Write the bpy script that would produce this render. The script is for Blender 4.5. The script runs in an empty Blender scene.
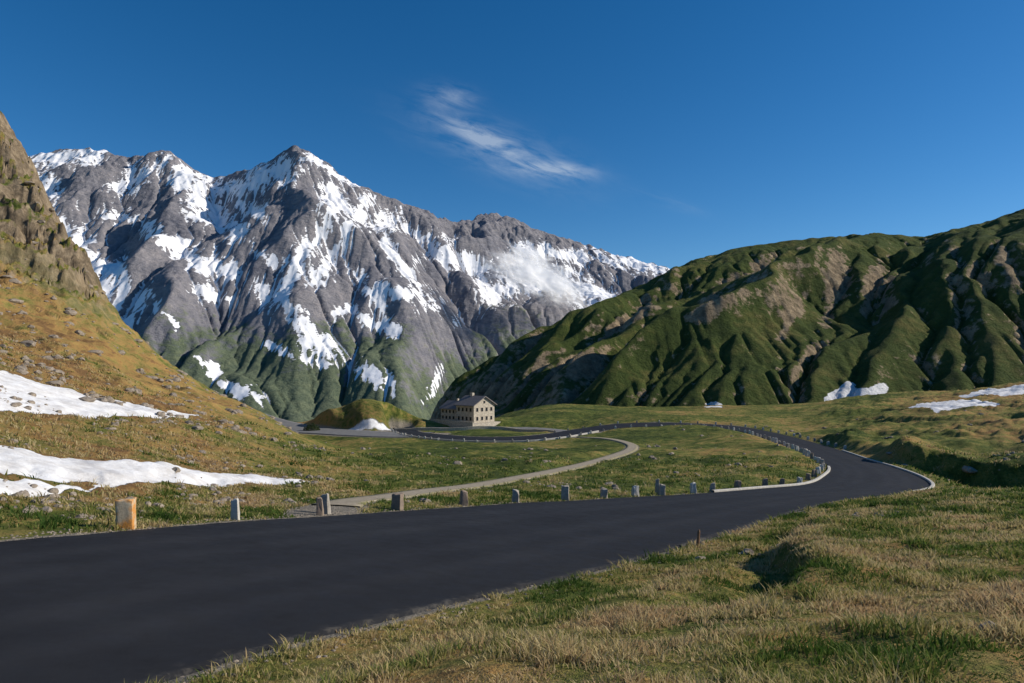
import bpy, math, numpy as np, bmesh, time
from mathutils import Vector
T0=time.time()
rng=np.random.default_rng(7)
F=683.0; H0=365.0
# survey helper: bearing / elevation reading at distance d (metres north of the origin) -> world point
def S(a,b,d): return np.array([(a-512)/F*d, d, (H0-b)/F*d])
col=bpy.context.scene.collection

# ------------------------------------------------------------ noise
_perm=np.random.default_rng(3).permutation(256); _perm=np.concatenate([_perm,_perm])
_ang=np.random.default_rng(4).uniform(0,2*np.pi,256); _gx=np.cos(_ang); _gy=np.sin(_ang)
def perlin(x,y,seed=0):
    x=np.asarray(x,float)+seed*17.31; y=np.asarray(y,float)+seed*9.77
    xi=np.floor(x).astype(int); yi=np.floor(y).astype(int)
    xf=x-xi; yf=y-yi; xi&=255; yi&=255
    u=xf*xf*xf*(xf*(xf*6-15)+10); v=yf*yf*yf*(yf*(yf*6-15)+10)
    def g(ix,iy,dx,dy):
        h=_perm[_perm[ix&255]+(iy&255)]
        return _gx[h]*dx+_gy[h]*dy
    a=g(xi,yi,xf,yf); b=g(xi+1,yi,xf-1,yf); c=g(xi,yi+1,xf,yf-1); d=g(xi+1,yi+1,xf-1,yf-1)
    return (a*(1-u)+b*u)*(1-v)+(c*(1-u)+d*u)*v
def fbm(x,y,o=5,seed=0,gain=.5):
    s=0;a=1;f=1
    for i in range(o):
        s=s+a*perlin(x*f,y*f,seed+i); a*=gain; f*=2.03
    return s
def ridged(x,y,o=5,seed=0,gain=.5):
    s=0;a=1;f=1
    for i in range(o):
        s=s+a*(1-2*np.abs(perlin(x*f,y*f,seed+i))); a*=gain; f*=2.07
    return s
def sstep(a,b,x):
    t=np.clip((x-a)/(b-a),0,1); return t*t*(3-2*t)

# ------------------------------------------------------------ mesh helpers
def mesh_np(name,verts,faces,mat=None,attrs=None,smooth=True):
    me=bpy.data.meshes.new(name)
    verts=np.asarray(verts,np.float32); faces=np.asarray(faces,np.int32)
    k=faces.shape[1]; n=len(faces)
    me.vertices.add(len(verts)); me.vertices.foreach_set('co',verts.ravel())
    me.loops.add(n*k); me.loops.foreach_set('vertex_index',faces.ravel())
    me.polygons.add(n); me.polygons.foreach_set('loop_start',np.arange(0,n*k,k,dtype=np.int32))
    me.update(calc_edges=True)
    me.polygons.foreach_set('use_smooth',np.full(n,smooth,dtype=bool))
    for a,val in (attrs or {}).items():
        at=me.attributes.new(a,'FLOAT','POINT'); at.data.foreach_set('value',np.asarray(val,np.float32).ravel())
    me.update()
    ob=bpy.data.objects.new(name,me); col.objects.link(ob)
    if mat: me.materials.append(mat)
    return ob
def grid_faces(ny,nx):
    i=np.arange(ny*nx).reshape(ny,nx)
    return np.stack([i[:-1,:-1],i[:-1,1:],i[1:,1:],i[1:,:-1]],-1).reshape(-1,4)

# ------------------------------------------------------------ materials
class M:
    def __init__(s,name):
        s.mat=bpy.data.materials.new(name); s.mat.use_nodes=True; s.nt=s.mat.node_tree
        s.nt.nodes.clear(); s.out=s.nt.nodes.new('ShaderNodeOutputMaterial')
    def n(s,t,**k):
        nd=s.nt.nodes.new(t)
        for a,b in k.items(): setattr(nd,a,b)
        return nd
    def l(s,a,b): s.nt.links.new(a,b)
    def put(s,inp,v):
        if isinstance(v,(int,float)): inp.default_value=v
        elif isinstance(v,(tuple,list)):
            inp.default_value=tuple(v)+((1,) if len(v)==3 and len(inp.default_value)==4 else ())
        else: s.l(v,inp)
    def coord(s): return s.n('ShaderNodeTexCoord').outputs['Object']
    def mapping(s,vec,scale=(1,1,1),rot=(0,0,0)):
        m=s.n('ShaderNodeMapping'); s.l(vec,m.inputs[0]); m.inputs['Scale'].default_value=scale; m.inputs['Rotation'].default_value=rot
        return m.outputs[0]
    def noise(s,vec,scale,detail=4,rough=.55,dist=0.):
        m=s.n('ShaderNodeTexNoise'); s.l(vec,m.inputs['Vector']); m.inputs['Scale'].default_value=scale
        m.inputs['Detail'].default_value=detail; m.inputs['Roughness'].default_value=rough; m.inputs['Distortion'].default_value=dist
        return m.outputs['Fac']
    def attr(s,name):
        m=s.n('ShaderNodeAttribute'); m.attribute_name=name; return m.outputs['Fac']
    def m(s,op,a,b=0.,c=0.):
        m=s.n('ShaderNodeMath',operation=op); s.put(m.inputs[0],a); s.put(m.inputs[1],b); s.put(m.inputs[2],c); return m.outputs[0]
    def mix(s,f,a,b,mode='MIX'):
        m=s.n('ShaderNodeMix',data_type='RGBA',blend_type=mode); s.put(m.inputs[0],f); s.put(m.inputs[6],a); s.put(m.inputs[7],b); return m.outputs[2]
    def ramp(s,f,stops,interp='LINEAR'):
        r=s.n('ShaderNodeValToRGB'); r.color_ramp.interpolation=interp; s.put(r.inputs[0],f)
        e=r.color_ramp.elements
        while len(e)<len(stops): e.new(.5)
        for i,(p,c) in enumerate(stops):
            e[i].position=p; e[i].color=(c,c,c,1) if isinstance(c,(int,float)) else tuple(c)+(1,)
        return r.outputs[0]
    def mr(s,v,a,b,c=0.,d=1.):
        r=s.n('ShaderNodeMapRange'); s.put(r.inputs[0],v)
        for i,q in enumerate((a,b,c,d)): r.inputs[i+1].default_value=q
        return r.outputs[0]
    def bump(s,h,strength,dist,normal=None):
        b=s.n('ShaderNodeBump'); s.l(h,b.inputs['Height']); b.inputs['Strength'].default_value=strength; b.inputs['Distance'].default_value=dist
        if normal is not None: s.l(normal,b.inputs['Normal'])
        return b.outputs[0]
    def bsdf(s,c,rough=.9,normal=None,spec=.2):
        b=s.n('ShaderNodeBsdfPrincipled'); s.put(b.inputs['Base Color'],c); s.put(b.inputs['Roughness'],rough)
        b.inputs['Specular IOR Level'].default_value=spec
        if normal is not None: s.l(normal,b.inputs['Normal'])
        s.l(b.outputs[0],s.out.inputs[0]); return b

def simple(name,c,rough=.85,var=.25,scale=6,bump=.01):
    q=M(name); v=q.coord(); n=q.noise(v,scale,6,.65)
    a=tuple(x*(1-var) for x in c); b=tuple(min(1,x*(1+var)) for x in c)
    q.bsdf(q.ramp(n,[(.3,a),(.7,b)]),rough,q.bump(n,.7,bump)); return q.mat

# ============================================================ ROADS (edge pairs, metres)
pairs=[((-14.4,5.5,-2.6),(-8.6,-3,-2.3)),((-12.9,9.3,-3.05),(-6.6,1.6,-2.8)),((-11.8,12,-3.4),(-5.1,5.1,-3.2)),
((-10.8,14.4,-3.73),(-4.2,7.36,-3.5)),((-9.63,17,-4.13),(-3.1,9.56,-3.85)),((-8.26,20,-4.6),(-1.85,11.3,-4.1)),
((-6.4,24,-5.3),(-.1,13.9,-4.55)),((-4.5,27.5,-5.88),(2.2,17.2,-5.1)),((-2.13,31,-6.44),(5.5,21.9,-5.75)),((.25,34,-6.87),(8.2,25.6,-6.2)),
((2.87,37,-7.37),(10.7,29.2,-6.65)),((7.8,42.5,-8.2),(15.2,35.2,-7.35)),((12.5,47,-8.87),(20.7,41.8,-8.2)),((18.9,52,-9.4),(27.4,48.2,-9.1)),
((24.5,56.8,-9.9),(33.4,54.5,-9.75)),((29.,63.5,-10.35),(37.8,63,-10.4)),((34,73,-11),(41.8,74.5,-11.2)),((39,87,-12),(46.3,89,-12.3)),
((45,107,-13.3),(52.5,110.5,-13.6)),((51.8,137,-15),(59.3,140,-15.2)),((55.6,162,-16),(63,167,-16.3)),((55.3,181,-16.8),(62,189,-16.9)),
((51,190.5,-17.25),(54,202,-17.3)),((43,196,-17.6),(43.5,208,-17.5)),((31,196,-18),(31.5,208,-17.9)),((21.7,190,-18.9),(20,202,-18.8)),
((13,182.5,-19.5),(10,193,-19.4)),((2,179,-20.1),(1,190,-19.9)),((-11.5,184,-20.6),(-10,194,-20.4)),((-24.5,197,-21.2),(-20,206,-21.0)),
((-36,218,-21.9),(-29.5,222,-21.8)),((-43,245,-22.6),(-36,246,-22.5))]
def catmull(P,sub):
    P=np.array(P,float); P=np.vstack([2*P[0]-P[1],P,2*P[-1]-P[-2]]); o=[]
    for i in range(1,len(P)-2):
        t=np.linspace(0,1,sub,endpoint=False)[:,None]
        a,b,c,d=P[i-1],P[i],P[i+1],P[i+2]
        o.append(.5*((2*b)+(-a+c)*t+(2*a-5*b+4*c-d)*t**2+(-a+3*b-3*c+d)*t**3))
    o.append(P[-2][None]); return np.vstack(o)
def center_pairs(pts,w):
    P=np.array(pts); d=np.gradient(P[:,:2],axis=0); d/=np.linalg.norm(d,axis=1)[:,None]
    n=np.stack([-d[:,1],d[:,0],0*d[:,0]],1)
    return P+n*w/2, P-n*w/2
def square_sections(L,R,Lf,Rf):
    c=(L+R)/2
    for _ in range(2):
        ker=np.ones(9)/9
        cs=np.stack([np.convolve(np.pad(c[:,k],4,mode='reflect',reflect_type='odd'),ker,'valid') for k in range(3)],1)
        t=np.gradient(cs[:,:2],axis=0); t/=np.linalg.norm(t,axis=1)[:,None]; nn=np.stack([-t[:,1],t[:,0]],1)
        out=[]
        for E,sg in ((Lf,1),(Rf,-1)):
            la=np.zeros(len(cs)); z=np.zeros(len(cs))
            for i in range(len(cs)):
                rel=E[:,:2]-cs[i,:2]; al=np.abs(rel@t[i]); l=rel@nn[i]*sg
                al=np.where((l>0)&(l<13),al,99); k=int(al.argmin()); la[i]=min(l[k],8) if al[k]<5 else np.nan; z[i]=E[k,2]
            ok=~np.isnan(la); ix=np.arange(len(la)); la=np.interp(ix,ix[ok],la[ok]); z=np.interp(ix,ix[ok],z[ok])
            k2=np.ones(7)/7; la=np.convolve(np.pad(la,3,mode='edge'),k2,'valid'); z=np.convolve(np.pad(z,3,mode='reflect',reflect_type='odd'),k2,'valid')
            out.append(np.column_stack([cs[:,:2]+nn*(sg*la)[:,None],z]))
        c=(out[0]+out[1])/2
    return out[0],out[1]
RL0=catmull([p[0] for p in pairs],16); RR0=catmull([p[1] for p in pairs],16)
RL,RR=square_sections(RL0,RR0,catmull([p[0] for p in pairs],60),catmull([p[1] for p in pairs],60))
pathc=catmull([S(*q) for q in [(336,504.5,27.6),(352,501,31),(387,497,35),(430,491,41),(480,485,50),(530,476,62),(570,468,75),(605,459,92),(630,450,112),(629,444,135),(607,439,160),(580,437.5,178)]],10)
PL,PR=center_pairs(pathc,1.9)
svc=catmull([S(*q) for q in [(402,431,232),(430,429,242),(480,429,244),(530,429,243),(562,432,222),(578,436,196)]],10)
SL,SR=center_pairs(svc,8)
lotc=catmull([S(*q) for q in [(425,435.5,211),(380,434.5,216),(340,432.5,224),(300,429.5,238),(265,421,268),(240,412,320)]],10)
LL,LR=center_pairs(lotc,15)
roads=[(LL,LR),(SL,SR),(PL,PR),(RL,RR)]

# ============================================================ TERRAIN height control points
C=[]
def add(px,*rows):
    for py,d in rows: C.append(S(px,py,d))
add(0,(500,20),(470,25),(440,32),(415,40),(385,52),(345,80),(300,110),(250,140),(197,168),(132,200))
add(40,(500,21.5),(440,35),(400,52),(350,85),(300,120),(245,155),(200,190))
add(95,(500,24),(440,40),(410,58),(370,85),(335,115),(299,170))
add(130,(430,50),(390,85),(355,120),(335,160))
add(165,(470,35),(430,56),(400,88),(368,150))
add(210,(500,31),(460,46),(430,72),(412,100),(396,140))
add(260,(495,34),(460,54),(435,85),(422,105),(414,130))
add(300,(495,36),(462,60),(449,82),(438,112))
add(325,(455,80),(447,104))
add(350,(490,39),(470,60),(458,88))
add(400,(490,41.5),(472,60),(458,86),(450,130))
add(450,(474,62),(459,92),(449,140))
add(500,(478,60),(463,85),(452,118),(446,150))
add(560,(450,135))
add(600,(488,51),(450,118),(442,155))
add(560,(494,43),(480,57),(460,96))
add(650,(485,53),(465,80),(447,130),(434,175))
add(700,(482,56),(465,80),(450,110),(436,155))
add(760,(478,62),(462,83),(448,113))
add(790,(468,76),(458,91))
for px,py,d in [(0,230,290),(40,290,270),(95,380,240),(130,400,230),(165,420,220),(210,432,215),(260,434,220),(300,462,160),(350,462,140),(325,455,160)]: C.append(S(px,py,d))
add(360,(403,247),(427,228)); C+= [S(325,412,240),S(395,411,246),S(300,426,250),S(420,424,248),S(465,424,258),S(500,420,262),S(440,424,256)]
C+= [S(360,440,290),S(465,436,300),S(300,450,300),S(420,460,380),S(300,500,420),S(470,430,420),S(200,470,330),S(100,450,420),S(0,420,450),S(0,520,900),S(200,560,900),S(400,560,900),S(430,500,600)]
C+= [S(-300,350,450),S(-500,450,900),S(-300,500,900),S(200,520,600),S(100,520,600),S(0,480,600),S(300,530,600),S(-100,450,600)]
add(540,(418,270),(411,330),(408,430)); add(620,(417,260),(411,330),(408,430)); add(700,(418,235),(412,290),(407,430)); add(780,(425,205),(413,270),(406,400))
add(700,(411,560)); add(900,(411,560)); add(560,(415,560)); add(1100,(400,560)); add(800,(430,900)); add(1200,(420,900))
add(840,(434,165),(414,240),(405,350)); add(900,(444,128),(426,170),(412,250),(403,330),(396,400))
add(960,(443,118),(421,172),(406,260),(395,390)); add(1030,(442,108),(418,170),(404,245),(394,320),(386,400))
add(1150,(430,110),(400,250),(385,400)); add(1400,(410,110),(395,250))
C+= [S(885,455,102),S(935,457,96),S(1000,459,92),S(1060,462,80),np.array([44,70,-13.2]),np.array([48,72,-13.8]),np.array([50,66,-12.9]),np.array([45,60,-12.0]),np.array([60,72,-12.2])]
add(1024,(683,4),(600,6.9),(550,12.5),(512,24),(494,39)); add(1000,(560,11),(505,28)); add(920,(600,7.6),(530,18),(500,34),(496,40))
add(850,(640,5.6),(545,14.5),(514,27)); add(760,(683,4.1),(600,8.2),(555,14.5),(530,21.5)); add(640,(640,6.2),(590,10.8)); add(512,(683,4.4),(625,7.8)); add(400,(670,5.6)); add(300,(683,5.2))
C+= [np.array(q) for q in [(0,0,-1.7),(2,-2,-1.6),(-3,1,-2.1),(6,0,-1.5),(-3,-3,-2.0),(20,8,-2.4),(40,22,-4.6),(60,40,-7.5),(-24,10,-3.0),(-45,22,-1),(-80,42,6),(-170,95,45),(-350,200,110),(350,200,5),(120,80,-9)]]
C=np.array(C)
Cr=[]
for (L,R),st in ((roads[3],10),(roads[0],12),(roads[1],14),(roads[2],12)):
    Cr.append(L[::st]); Cr.append(R[::st])
C=np.vstack([C]+Cr)
def uv(x,y): return x/(y+6.0), np.log(y+6.0)
cu,cv=uv(C[:,0],C[:,1]); cq=C[:,2]/(C[:,1]+6)
CUS=2.2
def phi(r2): return np.where(r2>1e-12, r2*np.log(r2+1e-12),0)
Xc=np.stack([cu*CUS,cv],1)
D2=((Xc[:,None]-Xc[None])**2).sum(-1); n=len(Xc)
A=np.zeros((n+3,n+3)); A[:n,:n]=phi(D2)+np.eye(n)*2e-4; A[:n,n]=1; A[:n,n+1:]=Xc; A[n,:n]=1; A[n+1:,:n]=Xc.T
w=np.linalg.solve(A,np.concatenate([cq,np.zeros(3)]))
def tps(u,v):
    o=np.zeros(u.size); P=np.stack([u.ravel()*CUS,v.ravel()],1)
    for i in range(0,len(P),8000):
        p=P[i:i+8000]; d2=((p[:,None]-Xc[None])**2).sum(-1)
        o[i:i+8000]=phi(d2)@w[:n]+w[n]+p@w[n+1:]
    return o.reshape(u.shape)
U0,U1=-1.5,1.5; V0,V1=math.log(2.5),math.log(900.)
cu_=np.linspace(U0,U1,260); cv_=np.linspace(V0,V1,300)
CU,CV=np.meshgrid(cu_,cv_); CQ=tps(CU,CV)
def bil(G,a,b,na,nb):  # G[b,a]
    a=np.clip(a,0,na-1.001); b=np.clip(b,0,nb-1.001); ia=a.astype(int); ib=b.astype(int); fa=a-ia; fb=b-ib
    return (G[ib,ia]*(1-fa)+G[ib,ia+1]*fa)*(1-fb)+(G[ib+1,ia]*(1-fa)+G[ib+1,ia+1]*fa)*fb
NU=1000; NV=860
gu=np.linspace(U0,U1,NU); gv=np.linspace(V0,V1,NV)
GU,GV=np.meshgrid(gu,gv)
Q=bil(CQ,(GU-U0)/(U1-U0)*259,(GV-V0)/(V1-V0)*299,260,300)
YY=np.exp(GV)-6; XX=GU*(YY+6); ZZ=Q*(YY+6)
PX=512+F*XX/np.maximum(YY,1.5)
# ground drops away behind the left crest and the pass
qc=np.interp(YY,[255,300,350,500,900],[400,418,440,500,600])
qc=qc-sstep(130,20,PX)*np.interp(YY,[255,300,350,500,900],[400,240,180,60,40])
capz=(H0-qc)/F*YY
ZZ=np.where((YY>255)&(PX<470),np.minimum(ZZ,capz*sstep(470,430,PX)+ZZ*(1-sstep(470,430,PX))),ZZ)
dist=np.sqrt(XX**2+YY**2)
def corridor(x,y,L,R):
    c=((L+R)/2); tan=np.gradient(c,axis=0); ds=np.linalg.norm(tan[:,:2],axis=1); t2=tan[:,:2]/ds[:,None]; gr=tan[:,2]/ds
    W=(R-L)[:,:2]
    lat=np.full(x.size,1e3); z=np.zeros(x.size)
    xr=x.ravel(); yr=y.ravel()
    sel=np.where((yr>c[:,1].min()-25)&(yr<c[:,1].max()+25)&(xr>c[:,0].min()-25)&(xr<c[:,0].max()+25))[0]
    for i in range(0,len(sel),15000):
        s=sel[i:i+15000]; p=np.stack([xr[s],yr[s]],1).astype(np.float32)
        d2=(p[:,0:1]-c[None,:,0].astype(np.float32))**2+(p[:,1:2]-c[None,:,1].astype(np.float32))**2
        k=d2.argmin(1); dv=p-c[k,:2]; pn=np.stack([t2[k,1],-t2[k,0]],1)
        la=(dv*pn).sum(1); al=(dv*t2[k]).sum(1)
        perpw=np.abs((W[k]*pn).sum(1))/2
        far=np.abs(al)>4+.02*p[:,1]
        fr=np.clip(la/perpw,-1.6,1.6)
        z[s]=c[k,2]+gr[k]*np.clip(al,-3,3)+fr*(R[k,2]-L[k,2])/2
        lat[s]=np.where(far,1e3,np.abs(la)-perpw)
    return lat.reshape(x.shape),z.reshape(x.shape)
def rough(x,y,d):
    calm=1-.75*sstep(105,130,y)*sstep(250,230,y)*sstep(60,20,x)
    return (.20*fbm(x/3.1,y/3.1,4,1)*sstep(1,14,d)+.045*fbm(x/.8,y/.8,4,9)+calm*(1.0*fbm(x/26,y/26,3,5)*sstep(14,90,d)+.45*ridged(x/9+.3*fbm(y/8,x/8,2,3),y/9,3,14)*sstep(30,90,d)))
RG=rough(XX,YY,dist)
hill_m=sstep(330,120,PX)*sstep(50,110,YY)
RG+=hill_m*(1.6*ridged(XX/17,YY/17,5,12,.55)-1.)
RG+=sstep(790,860,PX)*sstep(75,110,YY)*(1.9*ridged(XX/24+.4*fbm(XX/30,YY/30,2,8),YY/30,5,28,.55)-1.2)
crag=sstep(128,78,PX-(YY-120)*.15)*sstep(100,150,YY)*sstep(400,300,YY)
RG+=crag*(8.*ridged(XX/26+.5*fbm(YY/30,XX/30,3,6),YY/22,6,22,.62)-11.)
sx=3.3+(YY-8.5)*(9.7-3.3)/(23-8.5)+.3*np.sin(YY*.7)+.35*fbm(YY/1.3,YY/3,3,9)
dsc=XX-sx; scm=sstep(7.8,9.5,YY)*sstep(25,21,YY)
RG+=scm*(-.46*sstep(0.15,-.25,dsc)*sstep(-2.1,-.25,dsc)+.14*sstep(-.1,.4,dsc)*sstep(2,.5,dsc))
a0=np.array([46.8,85.]); a1=np.array([54.5,71.]); e=(a1-a0); Le=np.hypot(*e); e/=Le; nb=np.array([-e[1],e[0]]); nb=nb if nb[0]<0 else -nb
al=(XX-a0[0])*e[0]+(YY-a0[1])*e[1]; pr=(XX-a0[0])*nb[0]+(YY-a0[1])*nb[1]+2.6*fbm(XX/6,YY/6,4,19)
RG+=2.9*sstep(-7,1,al)*sstep(Le+5,Le-3,al)*np.where(pr>0,sstep(3.6,0,pr),sstep(-16,0,pr))
ZZ=ZZ+RG
gravel=np.zeros_like(ZZ); onroad=np.full_like(ZZ,1e3)
for k,(L,R) in enumerate(roads):
    lat,zr=corridor(XX,YY,L,R)
    bw=[5,5,2,4][k]
    s=.12+.005*dist
    nat=sstep(.2,bw,lat)
    under=(-.08-.0016*dist) if k==3 else 0.
    prof=np.where(lat<s,under*sstep(s,-s,lat),0)-.02
    ZZ=np.where(lat<bw,(zr+prof)*(1-nat)+ZZ*nat,ZZ)
    ws=[1.2,1.2,.3,.26][k]
    gravel=np.maximum(gravel,sstep(ws*2.2,ws*.4,lat)*(lat<50))
    if k==3: gravel=np.maximum(gravel,sstep(2.2,.6,lat)*(lat<50)*sstep(170,190,YY)*.8)
    onroad=np.minimum(onroad,lat)
def ground(x,y):
    u,v=uv(x,y); return bil(ZZ,(u-U0)/(U1-U0)*(NU-1),(v-V0)/(V1-V0)*(NV-1),NU,NV)
def field(G,x,y):
    u,v=uv(x,y); return bil(G,(u-U0)/(U1-U0)*(NU-1),(v-V0)/(V1-V0)*(NV-1),NU,NV)
polys=[[(-30,440,29),(0,443,30),(60,449,31.5),(110,452,34),(180,459,38),(250,461,43),(300,466,45),(316,474,44),(255,482,38),(180,486,33),(100,495,27),(50,502,23.5),(0,509,20),(-40,512,18)],
[(-60,372,58),(0,380,57),(50,386,60),(110,399,63),(198,410,74),(165,418,61),(80,418,49),(0,414,41),(-60,408,38)],
[(903,414,225),(925,410,250),(962,410,255),(1000,418,205),(985,423,185),(935,424,185),(908,419,205)],
[(330,424,231),(350,417,234.5),(412,416,237),(412,420,234.5),(370,424,231.5),(340,427,229.5)],
[(955,400,300),(985,392,350),(1060,384,380),(1060,398,300),(1000,402,280)],
[(704,404,380),(722,403,380),(722,409,340),(706,409,340)]]
hole=[(-30,474,24),(40,476,25),(95,482,27.5),(90,488,26.5),(30,494,24),(-30,495,22)]
def sdpoly(P,u,v):
    P=np.array([uv(*S(*p)[:2]) for p in P]); P[:,0]*=CUS
    x=u*CUS; d=np.full(u.shape,1e9); ins=np.zeros(u.shape,bool)
    for i in range(len(P)):
        a=P[i]; b=P[(i+1)%len(P)]; e=b-a; wx=x-a[0]; wy=v-a[1]
        t=np.clip((wx*e[0]+wy*e[1])/(e@e),0,1); d=np.minimum(d,(wx-e[0]*t)**2+(wy-e[1]*t)**2)
        c=((a[1]>v)!=(b[1]>v))
        xx=a[0]+(v-a[1])/(e[1] if abs(e[1])>1e-9 else 1e-9)*e[0]
        ins^=c&(x<xx)
    return np.where(ins,-1,1)*np.sqrt(d)
wsc=sstep(300,150,YY)*.7+.3
wu=GU+.010*wsc*fbm(GU*28,GV*14,4,31); wv=GV+.035*wsc*fbm(GU*22,GV*11,4,41)
sn=np.full_like(ZZ,1e3)
for P in polys: sn=np.minimum(sn,sdpoly(P,wu,wv))
sn=np.maximum(sn,-sdpoly(hole,wu,wv))
snow=sstep(.010,-.010,sn)
ZZ+=.22*sstep(.0,-.05,sn)*sstep(.0,.6,onroad)
dry=.42+.31*sstep(400,180,PX)*sstep(18,30,YY)*sstep(170,80,YY)+.16*sstep(14,6,YY)+.22*fbm(XX/40,YY/40,3,51)+.34*fbm(GU*9,GV*7,4,52)+.14*sstep(860,960,PX)*sstep(80,110,YY)
dry-=.12*sstep(330,420,PX)*sstep(720,640,PX)*sstep(30,50,YY)
dry+=.08*sstep(220,235,YY)*sstep(460,400,PX)
rockm=np.clip(crag*1.1,0,1)
rockm=np.maximum(rockm,.85*hill_m*sstep(.12,.5,fbm(XX/14,YY/14,4,141)))
mud=sstep(.09,.0,sn)*(1-snow)
print('terrain',time.time()-T0)

q=M('alpine_turf'); v=q.coord()
nL=q.noise(v,.045,4,.6); nM=q.noise(v,.55,5,.65); nS=q.noise(v,5.,5,.7); nF=q.noise(v,42.,3,.7)
f=q.m('ADD',q.attr('dry'),q.m('MULTIPLY',q.m('SUBTRACT',nL,.5),1.0))
f=q.m('ADD',f,q.m('MULTIPLY',q.m('SUBTRACT',nM,.5),1.5))
f=q.m('ADD',f,q.m('MULTIPLY',q.m('SUBTRACT',nS,.5),.9))
c=q.ramp(f,[(.05,(.045,.070,.015)),(.28,(.105,.135,.028)),(.46,(.20,.20,.048)),(.64,(.35,.255,.085)),(.84,(.44,.26,.09)),(1.,(.25,.14,.06))])
c=q.mix(q.mr(nF,.4,.75,.0,.45),c,(.04,.042,.016))
rk=q.ramp(q.noise(q.mapping(v,(1,1,.5)),.4,9,.78,.6),[(.3,(.06,.05,.035)),(.48,(.19,.145,.095)),(.68,(.42,.33,.22))])
geo=q.n('ShaderNodeNewGeometry'); sp=q.n('ShaderNodeSeparateXYZ'); q.l(geo.outputs['Normal'],sp.inputs[0])
steep=q.mr(sp.outputs[2],.86,.60)
rf=q.m('MULTIPLY',q.attr('rock'),q.mr(q.m('ADD',steep,q.m('MULTIPLY',nM,1.0)),.55,.9)); c=q.mix(rf,c,rk)
c=q.mix(q.m('MULTIPLY',q.attr('mud'),q.mr(nM,.4,.6,.1,.6)),c,(.19,.105,.045))
gc=q.ramp(q.noise(v,14,5,.8),[(.3,(.12,.105,.085)),(.6,(.34,.30,.24)),(.8,(.48,.44,.37))])
c=q.mix(q.mr(q.m('ADD',q.attr('gravel'),q.m('MULTIPLY',q.m('SUBTRACT',nS,.5),1.)),.5,.8),c,gc)
sf=q.mr(q.m('ADD',q.attr('snow'),q.m('MULTIPLY',q.m('SUBTRACT',nS,.5),.7)),.42,.58)
sc=q.ramp(q.noise(v,.8,6,.7),[(.35,(.58,.56,.54)),(.6,(.82,.82,.82))])
c=q.mix(sf,c,sc)
hh=q.m('ADD',q.m('MULTIPLY',nS,1.),q.m('MULTIPLY',nF,.25)); hh=q.m('ADD',hh,q.m('MULTIPLY',nM,3.)); hh=q.m('ADD',hh,q.m('MULTIPLY',q.m('MULTIPLY',q.attr('rock'),nL),30.))
hh=q.m('MULTIPLY',hh,q.m('SUBTRACT',1.,q.m('MULTIPLY',sf,.85)))
q.bsdf(c,.95,q.bump(hh,.9,.24),.1); turf=q.mat
V=np.stack([XX,YY,ZZ],-1).reshape(-1,3)
terrain=mesh_np('terrain',V,grid_faces(NV,NU),turf,dict(dry=dry,snow=snow,gravel=gravel,rock=rockm,mud=mud))
g=np.linspace(-1,1,60); GX,GY=np.meshgrid(g*14000,g*14000); GZ=-430+20*fbm(GX/2500,GY/2500,3,2)
mesh_np('ground',np.stack([GX,GY,GZ],-1).reshape(-1,3),grid_faces(60,60),simple('valley_floor',(.06,.08,.03),scale=.01))

# ============================================================ ROAD RIBBONS
q=M('asphalt'); v=q.coord(); n1=q.noise(v,.35,4,.6); n2=q.noise(v,70,3,.8); n3=q.noise(q.mapping(v,(1,1,1)),2.2,5,.6)
c=q.ramp(n1,[(.3,(.0105,.011,.0135)),(.7,(.018,.019,.022))]); c=q.mix(q.mr(n2,.45,.8,0,.5),c,(.050,.052,.058)); c=q.mix(q.mr(n3,.55,.75,0,.4),c,(.008,.009,.011))
c=q.mix(q.m('MULTIPLY',q.attr('edge'),q.mr(q.noise(v,3,5,.75),.5,.68,0,.6)),c,(.13,.118,.10))
c=q.mix(q.m('MULTIPLY',q.attr('track'),q.mr(n1,.3,.7,.2,.5)),c,(.034,.035,.039))
q.bsdf(c,q.mr(n3,.3,.7,.66,.9),q.bump(n2,.6,.008),.16); asph=q.mat
q=M('old_asphalt'); v=q.coord(); c=q.ramp(q.noise(v,.5,6,.7),[(.3,(.13,.13,.13)),(.7,(.23,.225,.215))]); q.bsdf(c,.9); asph2=q.mat
q=M('gravel_path'); v=q.coord(); n=q.noise(v,3,7,.75); c=q.ramp(n,[(.3,(.22,.18,.125)),(.7,(.44,.38,.29))]); 
c=q.mix(q.m('MULTIPLY',q.attr('edge'),q.mr(q.noise(v,2,5,.7),.4,.6)),c,(.16,.155,.055)); q.bsdf(c,.95,q.bump(n,.6,.05)); grav=q.mat
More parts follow.
